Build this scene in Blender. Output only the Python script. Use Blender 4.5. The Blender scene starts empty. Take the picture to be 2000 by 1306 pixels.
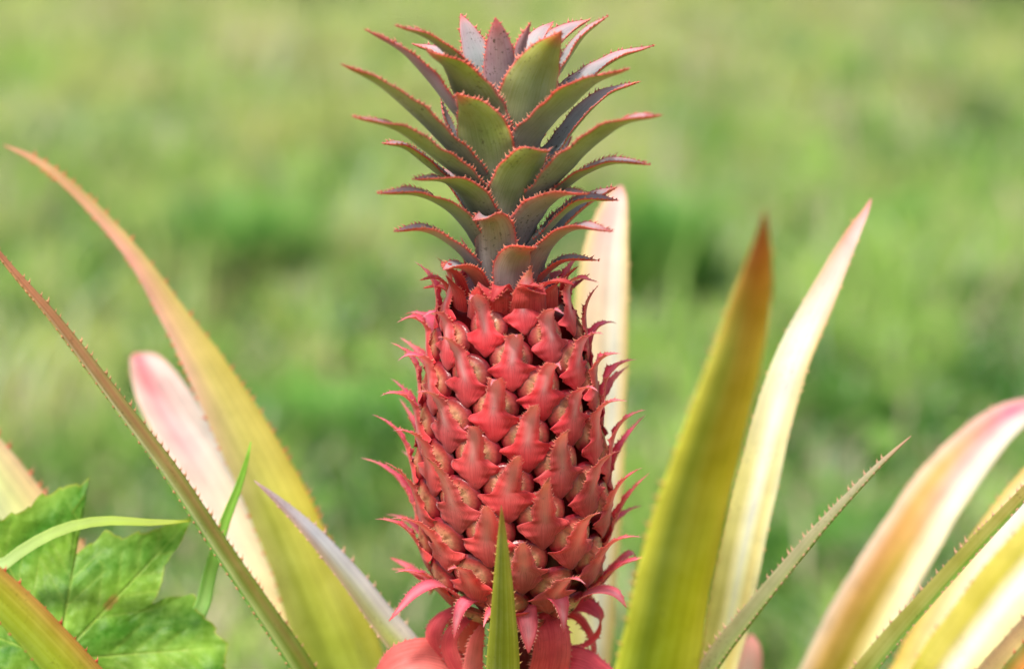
import bpy, math, random
import numpy as np
from mathutils import Vector, Matrix
from math import radians as R, sin, cos, pi
random.seed(7); np.random.seed(7)
scene = bpy.context.scene
COL = scene.collection

def hnoise(x, y, f, seed):
    """cheap value noise on numpy arrays"""
    rs = np.random.RandomState(seed); tab = rs.rand(256, 256)
    X = x*f+137.3; Yy = y*f+71.7
    xi = np.floor(X).astype(int); yi = np.floor(Yy).astype(int); fx = X-xi; fy = Yy-yi
    fx = fx*fx*(3-2*fx); fy = fy*fy*(3-2*fy)
    g = lambda a, b: tab[a % 256, b % 256]
    return (g(xi, yi)*(1-fx)+g(xi+1, yi)*fx)*(1-fy)+(g(xi, yi+1)*(1-fx)+g(xi+1, yi+1)*fx)*fy

# ------------------------------------------------------------------ camera
PITCH, DIST, ZT, FL = R(17.0), 0.85, 0.55, 85.0
S = 0.36/2000.0                                   # metres per photo pixel in the plane of the fruit axis
CAM = Vector((0, -DIST*cos(PITCH), ZT+DIST*sin(PITCH)))
FWD = Vector((0, cos(PITCH), -sin(PITCH))); UPV = Vector((0, sin(PITCH), cos(PITCH))); RT = Vector((1, 0, 0))
cam = bpy.data.cameras.new('camera'); co = bpy.data.objects.new('camera', cam); COL.objects.link(co)
co.location = CAM; co.rotation_euler = (pi/2-PITCH, 0, 0)
cam.lens = FL; cam.sensor_width = 36; cam.clip_start = 0.02; cam.clip_end = 1000
cam.dof.use_dof = True; cam.dof.focus_distance = DIST-0.022; cam.dof.aperture_fstop = 4.8
scene.camera = co

def ray(px, py):
    return FWD + RT*((px-1000)/2000*36/FL) + UPV*(-(py-653)/2000*36/FL)
def P(px, py, Y=0.0):                              # Y in photo-pixel units behind the axis plane
    d = ray(px, py); return CAM + d*((Y*S-CAM.y)/d.y)
def G(px, py, z=0.0):
    d = ray(px, py); return CAM + d*((z-CAM.z)/d.z)

# ------------------------------------------------------------------ colour helpers
def lin(c):
    return np.array([((x/255)/12.92 if x/255 <= .04045 else ((x/255+.055)/1.055)**2.4) for x in c])
def smooth(a, b, x):
    t = np.clip((x-a)/(b-a), 0, 1); return t*t*(3-2*t)
GAIN = 1.12
def colgrid(rows):
    """rows: [(s,[(r,g,b) across u=-1..1])] in sRGB -> function(s[],u[]) -> grid of linear rgb (len(s),len(u),3)"""
    ss = [r[0] for r in rows]; cs = [np.array([lin(c) for c in r[1]]) for r in rows]
    def f(s_, u_):
        s_ = np.atleast_1d(s_); u_ = np.atleast_1d(u_)
        tab = np.array([[np.interp(u_, np.linspace(-1, 1, len(c)), c[:, k]) for k in range(3)] for c in cs])   # row,3,u
        idx = np.interp(s_, ss, np.arange(len(ss))); i0 = np.minimum(idx.astype(int), len(ss)-1); i1 = np.minimum(i0+1, len(ss)-1); fr = (idx-i0)[:, None, None]
        return np.clip((tab[i0]*(1-fr)+tab[i1]*fr).transpose(0, 2, 1)*GAIN, 0, .95)
    return f

# ------------------------------------------------------------------ materials
def nodes_of(name):
    m = bpy.data.materials.new(name); m.use_nodes = True
    nt = m.node_tree; nt.nodes.clear(); return m, nt, nt.nodes, nt.links
def leaf_material(name, fu, fv, streak=.22, rough=.45, trans=.3, bump=.25, bumpd=.0003, fleck=0.0, spec=.4, mott=.12, sheen=0, bloom=0.0, bloomcol=(.55, .5, .5, 1), fine=0.0):
    m, nt, N, L = nodes_of(name)
    out = N.new('ShaderNodeOutputMaterial'); pb = N.new('ShaderNodeBsdfPrincipled')
    at = N.new('ShaderNodeAttribute'); at.attribute_name = 'Col'
    uv = N.new('ShaderNodeUVMap'); uv.uv_map = 'UVMap'
    mp = N.new('ShaderNodeMapping'); mp.inputs['Scale'].default_value = (fu, fv, 1)
    L.new(uv.outputs[0], mp.inputs[0])
    n1 = N.new('ShaderNodeTexNoise'); n1.inputs['Scale'].default_value = 1; n1.inputs['Detail'].default_value = 3; n1.inputs['Roughness'].default_value = .6
    L.new(mp.outputs[0], n1.inputs['Vector'])
    tc = N.new('ShaderNodeTexCoord')
    n2 = N.new('ShaderNodeTexNoise'); n2.inputs['Scale'].default_value = 90; n2.inputs['Detail'].default_value = 4
    L.new(tc.outputs['Object'], n2.inputs['Vector'])
    r1 = N.new('ShaderNodeMapRange'); r1.inputs[1].default_value = .3; r1.inputs[2].default_value = .7
    r1.inputs[3].default_value = 1-streak; r1.inputs[4].default_value = 1+streak
    L.new(n1.outputs[0], r1.inputs[0])
    r2 = N.new('ShaderNodeMapRange'); r2.inputs[1].default_value = .3; r2.inputs[2].default_value = .7
    r2.inputs[3].default_value = 1-mott; r2.inputs[4].default_value = 1+mott
    L.new(n2.outputs[0], r2.inputs[0])
    mu = N.new('ShaderNodeMath'); mu.operation = 'MULTIPLY'; L.new(r1.outputs[0], mu.inputs[0]); L.new(r2.outputs[0], mu.inputs[1])
    vm = N.new('ShaderNodeVectorMath'); vm.operation = 'SCALE'; L.new(at.outputs['Color'], vm.inputs[0]); L.new(mu.outputs[0], vm.inputs['Scale'])
    colout = vm.outputs[0]
    if fine > 0:
        mp2 = N.new('ShaderNodeMapping'); mp2.inputs['Scale'].default_value = (fu*5, fv*1.5, 1); L.new(uv.outputs[0], mp2.inputs[0])
        nf = N.new('ShaderNodeTexNoise'); nf.inputs['Scale'].default_value = 1; nf.inputs['Detail'].default_value = 2; L.new(mp2.outputs[0], nf.inputs['Vector'])
        rf = N.new('ShaderNodeMapRange'); rf.inputs[1].default_value = .3; rf.inputs[2].default_value = .7; rf.inputs[3].default_value = 1-fine; rf.inputs[4].default_value = 1+fine
        L.new(nf.outputs[0], rf.inputs[0]); vf = N.new('ShaderNodeVectorMath'); vf.operation = 'SCALE'; L.new(colout, vf.inputs[0]); L.new(rf.outputs[0], vf.inputs['Scale']); colout = vf.outputs[0]
    if bloom > 0:
        nb = N.new('ShaderNodeTexNoise'); nb.inputs['Scale'].default_value = 45; nb.inputs['Detail'].default_value = 6; nb.inputs['Roughness'].default_value = .65
        L.new(tc.outputs['Object'], nb.inputs['Vector'])
        ab = N.new('ShaderNodeMath'); ab.operation = 'ADD'; sb_ = N.new('ShaderNodeMath'); sb_.operation = 'MULTIPLY_ADD'; sb_.inputs[1].default_value = .7; sb_.inputs[2].default_value = -.35
        L.new(n1.outputs[0], sb_.inputs[0]); L.new(nb.outputs[0], ab.inputs[0]); L.new(sb_.outputs[0], ab.inputs[1])
        rb = N.new('ShaderNodeMapRange'); rb.inputs[1].default_value = .42; rb.inputs[2].default_value = .72; rb.inputs[3].default_value = 0; rb.inputs[4].default_value = bloom
        L.new(ab.outputs[0], rb.inputs[0])
        mb = N.new('ShaderNodeMix'); mb.data_type = 'RGBA'; L.new(rb.outputs[0], mb.inputs['Factor']); L.new(colout, mb.inputs['A']); mb.inputs['B'].default_value = bloomcol
        colout = mb.outputs['Result']
    if fleck > 0:
        n3 = N.new('ShaderNodeTexNoise'); n3.inputs['Scale'].default_value = 900; n3.inputs['Detail'].default_value = 2
        L.new(tc.outputs['Object'], n3.inputs['Vector'])
        n4 = N.new('ShaderNodeTexNoise'); n4.inputs['Scale'].default_value = 60
        L.new(tc.outputs['Object'], n4.inputs['Vector'])
        r3 = N.new('ShaderNodeMapRange'); r3.inputs[1].default_value = .60; r3.inputs[2].default_value = .68; r3.inputs[3].default_value = 0; r3.inputs[4].default_value = fleck
        L.new(n3.outputs[0], r3.inputs[0])
        r4 = N.new('ShaderNodeMapRange'); r4.inputs[1].default_value = .5; r4.inputs[2].default_value = .65
        L.new(n4.outputs[0], r4.inputs[0])
        m3 = N.new('ShaderNodeMath'); m3.operation = 'MULTIPLY'; L.new(r3.outputs[0], m3.inputs[0]); L.new(r4.outputs[0], m3.inputs[1])
        mx = N.new('ShaderNodeMix'); mx.data_type = 'RGBA'; L.new(m3.outputs[0], mx.inputs['Factor'])
        L.new(colout, mx.inputs['A']); mx.inputs['B'].default_value = (.05, .035, .01, 1)
        colout = mx.outputs['Result']
    bp = N.new('ShaderNodeBump'); bp.inputs['Strength'].default_value = bump; bp.inputs['Distance'].default_value = bumpd
    L.new(n1.outputs[0], bp.inputs['Height'])
    L.new(colout, pb.inputs['Base Color']); pb.inputs['Roughness'].default_value = rough
    pb.inputs['Specular IOR Level'].default_value = spec
    if sheen: pb.inputs['Sheen Weight'].default_value = sheen; pb.inputs['Sheen Roughness'].default_value = .5
    L.new(bp.outputs[0], pb.inputs['Normal'])
    if trans > 0:
        tr = N.new('ShaderNodeBsdfTranslucent'); ms = N.new('ShaderNodeMixShader'); ms.inputs[0].default_value = trans
        gm = N.new('ShaderNodeGamma'); gm.inputs[1].default_value = .8; L.new(colout, gm.inputs[0]); L.new(gm.outputs[0], tr.inputs[0])
        L.new(pb.outputs[0], ms.inputs[1]); L.new(tr.outputs[0], ms.inputs[2]); L.new(ms.outputs[0], out.inputs[0])
    else:
        L.new(pb.outputs[0], out.inputs[0])
    return m
M_CROWN = leaf_material('crown_leaf_skin', 2600, 60, streak=.18, rough=.5, trans=.12, bump=.4, bumpd=.00025, fleck=.85, spec=.35, mott=.22, sheen=.2, bloom=.42, bloomcol=(.30, .29, .27, 1), fine=.08)
M_BRACT = leaf_material('bract_skin', 2200, 70, streak=.18, rough=.48, trans=.5, bump=.3, bumpd=.0002, spec=.35, mott=.18, sheen=.3, bloom=.20, bloomcol=(.85, .45, .45, 1), fleck=.3, fine=.10)
M_BLADE = leaf_material('blade_skin', 420, 4, streak=.15, rough=.5, trans=.45, bump=.35, bumpd=.0005, spec=.35, mott=.10, fine=.12, fleck=.4, bloom=.12, bloomcol=(.7, .66, .5, 1))
M_BERRY = leaf_material('berry_skin', 900, 900, streak=.2, rough=.3, trans=0, bump=.35, bumpd=.0004, spec=.45, mott=.28, fleck=.6)
M_VINE = leaf_material('vine_leaf_skin', 300, 300, streak=.12, rough=.5, trans=.4, bump=.4, bumpd=.001, spec=.35, mott=.3, fleck=.15, bloom=.35, bloomcol=(.34, .5, .12, 1))
M_GRASS = leaf_material('grass_skin', 300, 30, streak=.05, rough=.55, trans=.4, bump=0, spec=.3, mott=.1)

# ------------------------------------------------------------------ mesh helpers
def mesh_obj(name, V, F, mat, parent=None, cols=None, uvs=None, smooth_=True):
    me = bpy.data.meshes.new(name)
    me.from_pydata([tuple(v) for v in V], [], F); me.update()
    if cols is not None:
        ca = me.color_attributes.new('Col', 'FLOAT_COLOR', 'POINT')
        a = np.ones((len(V), 4), dtype=np.float32); a[:, :3] = np.array(cols); ca.data.foreach_set('color', a.ravel())
    if uvs is not None:
        ul = me.uv_layers.new(name='UVMap'); vi = np.empty(len(me.loops), dtype=np.int32); me.loops.foreach_get('vertex_index', vi)
        ul.data.foreach_set('uv', np.array(uvs, dtype=np.float32)[vi].ravel())
    if smooth_: me.polygons.foreach_set('use_smooth', [True]*len(me.polygons))
    me.materials.append(mat)
    o = bpy.data.objects.new(name, me); COL.objects.link(o)
    if parent: o.parent = parent; o.matrix_parent_inverse = Matrix.Translation(-Vector(root_loc(parent)))
    return o
def root_loc(o):
    v = Vector((0, 0, 0))
    while o is not None: v += o.location; o = o.parent
    return v
def empty(name, loc, label=None, cat=None, group=None):
    o = bpy.data.objects.new(name, None); o.location = loc; o.empty_display_size = .02; COL.objects.link(o)
    return tag(o, label, cat, group)
def tag(o, label=None, cat=None, group=None, kind=None):
    if label: o['label'] = label
    if cat: o['category'] = cat
    if group: o['group'] = group
    if kind: o['kind'] = kind
    return o
def catmull(pts, n):
    p = np.array(pts, float); m = len(p)
    p = np.vstack([2*p[0]-p[1], p, 2*p[-1]-p[-2]])
    dense = []; tt = []
    K = 24
    for i in range(1, m):
        p0, p1, p2, p3 = p[i-1], p[i], p[i+1], p[i+2]
        for k in range(K+(1 if i == m-1 else 0)):
            t = k/K
            dense.append(.5*((2*p1)+(-p0+p2)*t+(2*p0-5*p1+4*p2-p3)*t*t+(-p0+3*p1-3*p2+p3)*t**3)); tt.append(i-1+t)
    dense = np.array(dense); tt = np.array(tt)
    d = np.r_[0, np.cumsum(np.linalg.norm(np.diff(dense[:, :3], axis=0), axis=1))]
    q = np.linspace(0, d[-1], n)
    out = np.array([np.interp(q, d, dense[:, k]) for k in range(dense.shape[1])]).T
    return out, np.interp(q, d, tt), q
def unit(a): return a/np.maximum(np.linalg.norm(a, axis=-1, keepdims=True), 1e-9)

def ribbon(name, pts, up, mat, parent, colA, colB=None, n=60, m=12, alpha=.6, fold=0.0, thick=.0004,
           teeth=None, toothcol=(220, 70, 50), wavy=0.0, wdir=None, seed=0, tmax=None, rip=0.0, edge=0.0, margin=0):
    """pts: (x,y,z,halfwidth) from tip/base on; up: adaxial hint (vector or per-control list);
    alpha: cross arc half angle (scalar or per-control list); colA adaxial, colB abaxial colour functions(s,u)"""
    rnd = random.Random(seed)
    ctl, tt, q = catmull(pts, n)
    C, W = ctl[:, :3], np.maximum(ctl[:, 3], 1e-5)
    T = unit(np.gradient(C, axis=0))
    def per(x):
        x = np.array(x, float)
        if x.ndim == 0 or (x.ndim == 1 and len(x) == 3 and len(pts) != 3): return np.broadcast_to(x, (n,)+x.shape)
        if x.ndim == 1: return np.interp(tt, np.arange(len(x)), x)
        return np.array([np.interp(tt, np.arange(len(x)), x[:, k]) for k in range(x.shape[1])]).T
    if wdir is not None:
        X = np.array(wdir, float)*np.ones((n, 1)) if np.array(wdir).ndim == 1 else per(wdir)
        X = unit(X-T*np.sum(X*T, axis=1, keepdims=True)); Nn = unit(np.cross(X, T))
        U = np.array(up, float)*np.ones((n, 1)) if np.array(up).ndim == 1 else per(up)
        sg = np.sign(np.sum(Nn*U, axis=1).sum()); Nn = Nn*(1 if sg >= 0 else -1)
    else:
        U = np.array(up, float)*np.ones((n, 1)) if np.array(up).ndim == 1 else per(up)
        Nn = unit(U-T*np.sum(U*T, axis=1, keepdims=True)); X = unit(np.cross(T, Nn))
        if X[n//2, 0] < 0: X = -X
    al = np.array(per(alpha) if np.ndim(alpha) else np.full(n, float(alpha)))
    us = np.linspace(-1, 1, m)
    if margin: us = np.sign(us)*np.abs(us)**margin
    sv = tt/(tmax if tmax else tt[-1]); sv = np.clip(sv, 0, 1)
    ph = [rnd.uniform(0, 6.28) for _ in range(6)]
    idx_ = np.arange(n)
    def E(d, u, off=0.0):
        """surface points at arc lengths d[] and cross positions u[]"""
        d = np.clip(np.asarray(d, float), 0, q[-1]); u = np.broadcast_to(np.asarray(u, float), d.shape)
        it = lambda A: np.stack([np.interp(d, q, A[:, k]) for k in range(3)], -1)
        c_, x_, n_ = it(C), it(X), it(Nn); a_ = np.maximum(np.interp(d, q, al), 1e-3); w = np.interp(d, q, W)
        x = w*np.sin(a_*u)/a_; z = w*(1-np.cos(a_*u))/a_
        x = x*(1-.35*fold); z = z+fold*w*np.abs(u)
        if wavy: z = z+wavy*w*u**2*(np.sin(d*rip+ph[0]+np.where(u > 0, 0, 2))+.6*np.sin(d*rip*2.3+ph[1]+np.where(u > 0, 1, 0)))
        if edge: x = x*(1+edge*np.abs(u)**4*(np.sin(d*rip*3.1+ph[2]+u)+np.sin(d*rip*7.3+ph[3]-u)*.5))
        return c_+x_*x[..., None]+n_*(z+off)[..., None]
    DD, UU = np.meshgrid(q, us, indexing='ij')
    VV = []; CC = []
    for side, off in ((0, thick/2), (1, -thick/2)):
        cf = colA if side == 0 else (colB or colA)
        tw = np.minimum(1, W/(thick*2))[:, None]*(1-.6*np.abs(UU)**4)
        VV.append(E(DD.ravel(), UU.ravel(), (off*tw).ravel())); CC.append(cf(sv, us).reshape(-1, 3))
    V = list(np.vstack(VV)); cols = list(np.vstack(CC)); uvs = [(u*max(W), d) for d, u in zip(DD.ravel(), UU.ravel())]*2
    F = []; nn = n*m
    for i in range(n-1):
        for j in range(m-1):
            a = i*m+j
            F.append((a, a+1, a+m+1, a+m)); F.append((nn+a, nn+a+m, nn+a+m+1, nn+a+1))
        for j, fl in ((0, 0), (m-1, 1)):
            a = i*m+j
            F.append((a, a+m, nn+a+m, nn+a) if not fl else (a+m, a, nn+a, nn+a+m))
    for i, fl in ((0, 1), (n-1, 0)):
        for j in range(m-1):
            a = i*m+j; F.append((a, nn+a, nn+a+1, a+1) if fl else (a+1, nn+a+1, nn+a, a))
    if teeth:
        sp, ln, lean = teeth[:3]; s0, s1 = (teeth[3], teeth[4]) if len(teeth) > 3 else (0, 1)
        tcol = lin(toothcol); tip = lin((255, 190, 150))
        for sgn in (-1, 1):
            d = rnd.uniform(.3, 1)*sp+q[-1]*s0; ds = []
            while d < q[-1]*s1:
                ds.append(d); d += sp*rnd.uniform(.6, 1.45)
            if not ds: continue
            ds = np.array(ds); w = np.interp(ds, q, W)
            L_ = ln*np.array([rnd.uniform(.4, 1.35) if rnd.random() > .06 else .12 for _ in ds])*np.minimum(1, .45+w/(ln*1.5)); bs = L_*.5
            A_, B_, M_ = E(ds-bs, sgn*.985), E(ds+bs, sgn*.985), E(ds, sgn*1.0)
            outd = unit(M_-E(ds, sgn*.8))
            Ti = np.stack([np.interp(ds, q, T[:, k]) for k in range(3)], -1)*(-1 if lean < 0 else 1)
            Ni = np.stack([np.interp(ds, q, Nn[:, k]) for k in range(3)], -1)
            Lc = L_[:, None]
            tp = M_+outd*Lc+Ti*abs(lean)*Lc+Ni*Lc*np.array([[rnd.uniform(-.15, .35)] for _ in ds])
            mm = M_+outd*Lc*.5+Ti*abs(lean)*Lc*.18
            w_ = unit(B_-A_)*(bs*.35)[:, None]; o_ = Ni*np.maximum(thick*.6, L_*.12)[:, None]
            for i in range(len(ds)):
                v0 = len(V)
                V += [A_[i], B_[i], mm[i]-w_[i], mm[i]+w_[i], tp[i], M_[i]+o_[i], M_[i]-o_[i], mm[i]+o_[i]*.5]
                mc = tcol*.6+tip*.4
                cols += [tcol, tcol, mc, mc, tip, tcol, tcol, mc]; uvs += [(w[i], ds[i])]*8
                F += [(v0, v0+2, v0+7, v0+5), (v0+5, v0+7, v0+3, v0+1), (v0, v0+6, v0+2), (v0+6, v0+1, v0+3), (v0+6, v0+3, v0+2),
                      (v0+2, v0+4, v0+7), (v0+7, v0+4, v0+3), (v0+2, v0+3, v0+4)]
    return mesh_obj(name, V, F, mat, parent, cols, uvs)

# ------------------------------------------------------------------ the pineapple plant
BASE = Vector((0.0, 0.01, 0.0))
plant = empty('pineapple_plant', BASE, 'red pineapple with a spiky green crown rising from its rosette of long toothed leaves', 'plant')

def axis_x(py): return 990+(py-545)*.03
prof = [(500, 60), (548, 96), (570, 112), (600, 126), (650, 142), (700, 153), (760, 164), (830, 174), (900, 181), (980, 182), (1050, 173), (1100, 157), (1140, 130), (1170, 95), (1190, 55)]
def rad(py): return float(np.interp(py, [p[0] for p in prof], [p[1] for p in prof]))
def axis_pt(py): return P(axis_x(py), py, 0)
def body_frame(py, th):
    """th = 0 towards the camera, + to the right. returns origin on surface, tangent t, up v (along surface), outward n, radius"""
    A = axis_pt(py); A2 = axis_pt(py-5); ax = np.array((A2-A).normalized())
    r = rad(py); dr = (rad(py-12)-rad(py+12))/24
    o = np.array((sin(th), -cos(th), 0)); t = np.array((cos(th), sin(th), 0))
    v = unit(ax+o*dr*.95); nrm = unit(o-ax*dr*.95)
    return np.array(A)+o*r*S, t, v, nrm, r

# fruit core
V = []; F = []; cols = []; uvs = []
ys = np.linspace(500, 1192, 70); K = 64
for y in ys:
    for k in range(K):
        th = 2*pi*k/K; o, t, v, nn_, r = body_frame(y, th)
        V.append(o-nn_*5*S); cols.append(lin((104, 18, 22))); uvs.append((k/K*.2, y*S))
for i in range(len(ys)-1):
    for k in range(K):
        F.append((i*K+k, i*K+(k+1) % K, (i+1)*K+(k+1) % K, (i+1)*K+k))
F.append(tuple(range(K-1, -1, -1))); F.append(tuple((len(ys)-1)*K+k for k in range(K)))
F = [f[::-1] for f in F]
fruit = mesh_obj('fruit', V, F, M_BERRY, plant, cols, uvs)
fruit['label'] = 'ripening red fruit covered in spiny bracts'

# bracts and berries on the golden-angle spiral
GA = R(137.508)
H = 6.7; Y0 = 1160.0; TH0 = R(BRACT_PHASE) if 'BRACT_PHASE' in globals() else R(0)
def make_bract(py, th, i):
    rnd = random.Random(1000+i)
    o, t, v, nn_, r = body_frame(py, th)
    q = (r/172)**.75*.93
    f = (py-560)/600                                # 0 at the top of the fruit, 1 at its foot
    blunt = float(np.clip((1-smooth(.3, .6, f))*rnd.uniform(.35, 1.15), 0, 1))                   # upper tongues are blunt with a curled tip, lower ones pointed
    L = (126+18*rnd.uniform(-1, 1))*(1.0+.05*f); ksz = rnd.uniform(.9, 1.04)
    if f < .12: L *= 1.12
    lift = .10+.22*f+rnd.uniform(-.07, .10)
    if f < .18: lift = .10+rnd.uniform(-.05, .08)
    curl = (.72*blunt+.24*(1-blunt))*rnd.uniform(.5, 1.25)
    side = rnd.uniform(-.34, .30)
    path = [(-56, 1, 0, 3), (-44, 7, 0, 19), (-28, 12, 0, 38), (-12, 15, 0, 55), (-4, 16, 0, 62), (2, 17, 0, 50), (7, 18, 0, 36), (14, 20, 0, 27)]
    path = [(a_, b_, c_0, d_*ksz) for a_, b_, c_0, d_ in path]
    x, z = 14.0, 20.0; ang = math.atan(lift)
    wb = [24, 22, 23, 25, 22, 15, 7, 2.5, .6]; wp = [24.5, 21.5, 18.5, 15, 11.5, 8, 4.8, 2.4, .5]
    ws = [a_*blunt+b_*(1-blunt) for a_, b_ in zip(wb, wp)]
    k = rnd.uniform(.9, 1.1)
    step = L/len(ws)
    for j, w in enumerate(ws):
        ang += (.05 if j < 3 else curl*.50) if ang < 1.9 else .05
        x += cos(ang)*step; z += sin(ang)*step
        path.append((x, z, side*(x-13), w*k))
    pts = []
    for (a, b, c, w) in path:
        p = o+(v*a+nn_*b+t*(c))*S*q
        if a < 0:                                    # keep the base hugging the curving body
            pass
        pts.append((*p, w*S*q))
    nP = len(pts)
    al = [.2, .4, .5, .5, .5, .45, .45, .5, .6, .65, .7, .7, .65, .6, .5, .4, .2, .2, .2][:nP]
    v2 = rnd.uniform(.9, 1.08); g2 = rnd.uniform(-10, 12)
    sh = f*14
    low = smooth(.2, .75, f)
    def mixc(a, b, k_): return tuple(a[i_]*(1-k_)+b[i_]*k_ for i_ in range(3))
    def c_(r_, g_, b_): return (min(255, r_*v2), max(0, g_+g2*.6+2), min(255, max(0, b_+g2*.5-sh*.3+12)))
    c0 = c_(186, 30, 38); c1 = c_(236, 60, 62); c2 = c_(250, 122, 120); c3 = c_(255, 180, 172); c4 = c_(255, 168, 120); ed = c_(240, 108, 98)  # c3: pale tongue centre, sheen painted in and lightened against shade
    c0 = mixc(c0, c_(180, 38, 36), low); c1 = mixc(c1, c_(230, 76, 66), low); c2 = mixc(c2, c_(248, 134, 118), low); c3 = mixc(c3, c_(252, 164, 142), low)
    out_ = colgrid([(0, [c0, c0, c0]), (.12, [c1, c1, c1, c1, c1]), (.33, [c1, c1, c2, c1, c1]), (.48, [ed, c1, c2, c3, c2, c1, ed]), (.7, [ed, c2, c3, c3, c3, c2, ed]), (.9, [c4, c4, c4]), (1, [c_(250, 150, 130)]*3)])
    if rnd.random() < .2:                            # a dried, browned tip
        bt = (150+30*rnd.random(), 96, 70)
        out_ = colgrid([(0, [c0]*3), (.12, [c1]*5), (.33, [c1, c1, c2, c1, c1]), (.48, [ed, c1, c2, c3, c2, c1, ed]), (.7, [ed, c2, c3, c3, c3, c2, ed]), (.86, [c4]*3), (.93, [bt]*3), (1, [(120, 80, 60)]*3)])
    pk = rnd.uniform(0, 1)
    i1 = (240-10*pk, 84-10*pk, 104+25*pk); i2 = (248, 140-20*pk, 158+15*pk)
    in_ = colgrid([(0, [(150, 40, 40)]*3), (.4, [i1]*3), (.8, [i1, i2, i1]), (1, [i2, (250, 190, 190), i2])])
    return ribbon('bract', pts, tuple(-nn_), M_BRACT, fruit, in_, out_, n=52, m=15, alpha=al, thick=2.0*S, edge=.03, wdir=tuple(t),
                  teeth=(6.4*S, 5.2*S, .55, .33, .97), toothcol=(236, 118, 104), seed=i, wavy=.10, rip=900)

def make_berry(py, th, i):
    rnd = random.Random(3000+i)
    o, t, v, nn_, r = body_frame(py, th)
    q = (r/172)**.75*.92
    nr, na = 16, 36
    V = []; F = []; cols = []; uvs = []
    rim = lin((120, 24, 34)); mid = lin((160, 66, 60)); pl = lin((198, 148, 116)); ol = lin((152, 122, 76)); hi = lin((226, 184, 160))
    tilt = rnd.uniform(-.2, .2)
    ca = [pi/2+.9+tilt, pi/2-.9+tilt, -pi/2+.2+tilt]
    RH, PH = np.meshgrid(np.arange(nr+1)/nr, 2*pi*np.arange(na)/na, indexing='ij'); RH = RH.ravel(); PH = PH.ravel()
    den = (np.abs(np.cos(PH))**2.5+np.abs(np.sin(PH))**2.5)**.4
    dx = np.cos(PH)/den*52*RH*(1-.22*np.abs(np.sin(PH))**3); dv = np.sin(PH)/den*45*RH+8
    h = 14*np.maximum(0, 1-RH**3.2)**.55
    cr = sum(np.exp(-((np.arctan2(np.sin(PH-c), np.cos(PH-c)))/.13)**2) for c in ca)
    h = h-3.2*cr*smooth(.08, .3, RH)*(1-smooth(.6, .9, RH))-1.4*np.exp(-((RH-.74)/.08)**2)+7*np.exp(-(RH/.2)**2)
    P_ = o+(t*dx[:, None]+v*dv[:, None]+nn_*(h-3)[:, None])*S*q-nn_*((dx*q)**2/(2*r))[:, None]*S
    n_ = (.5+.5*np.sin(PH*3+i))[:, None]; crc = cr[:, None]; rh = RH[:, None]
    c = (pl*(1-n_*.5)+ol*n_*.5)*(1-crc*.35)
    k_ = smooth(.45, .75, rh); c = c*(1-k_)+mid*k_
    k_ = smooth(.72, .95, rh); c = c*(1-k_)+rim*k_
    c = np.where(rh < .16, (c*.5+hi*.5) if rnd.random() < .6 else lin((70, 44, 36)), c)
    V = list(P_); cols = list(np.clip(c, 0, .95)); uvs = list(zip(dx*S, dv*S))
    for a in range(nr):
        for k in range(na):
            F.append((a*na+k, a*na+(k+1) % na, (a+1)*na+(k+1) % na, (a+1)*na+k))
    F = [f_[::-1] for f_ in F]
    return mesh_obj('berry', V, F, M_BERRY, fruit, cols, uvs)

TH0 = R(0)
# phase: the bract whose tongue sits at about (975,700) in the photo faces the viewer
i_face = int(round((Y0-735)/H)); TH0 = -i_face*(-GA)+R(-10)
for i in range(0, int((Y0-560)/H)+2):
    py = Y0-i*H; th = (-GA)*i+TH0
    th = (th+pi) % (2*pi)-pi
    if py < 1122: make_bract(py+6, th, i)
    if py > 588: make_berry(py-6 if py < 1122 else py, th, i)

# ---- ring of small bracts where crown and fruit meet
def cg(*rows): return colgrid(list(rows))
RED_OUT = cg((0, [(205, 50, 50)]*3), (.6, [(214, 74, 66), (206, 72, 66), (214, 74, 66)]), (1, [(190, 40, 40)]*3))
RED_IN = cg((0, [(235, 110, 110)]*3), (1, [(200, 50, 60)]*3))
def pribbon(name, pl, up, mat, parent, cA, cB, **kw):
    """pl: (px,py,Y,width px)"""
    pts = [(*P(a, b, c), w*S/2*(1+c*S/DIST)) for (a, b, c, w) in pl]
    return ribbon(name, pts, up, mat, parent, cA, cB, **kw)
collar = [(958, 606, -116, [(966, 552, -118), (962, 574, -134)], 96), (1038, 604, -112, [(1040, 552, -112), (1066, 560, -128)], 84),
          (905, 548, -66, [(868, 508, -88), (884, 500, -100)], 34), (1045, 552, -72, [(1095, 535, -100), (1120, 541, -110)], 36),
          (880, 556, -30, [(850, 528, -50), (822, 532, -56)], 30), (1100, 545, -30, [(1112, 520, -42), (1128, 505, -50)], 28),
          (980, 562, -92, [(975, 545, -120), (960, 572, -134)], 46), (886, 560, 20, [(850, 545, 22), (828, 548, 24)], 26),
          (1105, 560, 25, [(1120, 545, 40), (1150, 520, 52)], 24), (1020, 556, -90, [(1035, 543, -112), (1062, 546, -126)], 40),
          (920, 550, 60, [(900, 520, 90), (880, 520, 100)], 30), (1070, 550, 60, [(1090, 520, 90), (1105, 518, 100)], 30),
          (895, 575, -60, [(885, 545, -78), (872, 522, -96)], 42), (1080, 580, -60, [(1078, 550, -84), (1092, 535, -100)], 40)]
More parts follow.
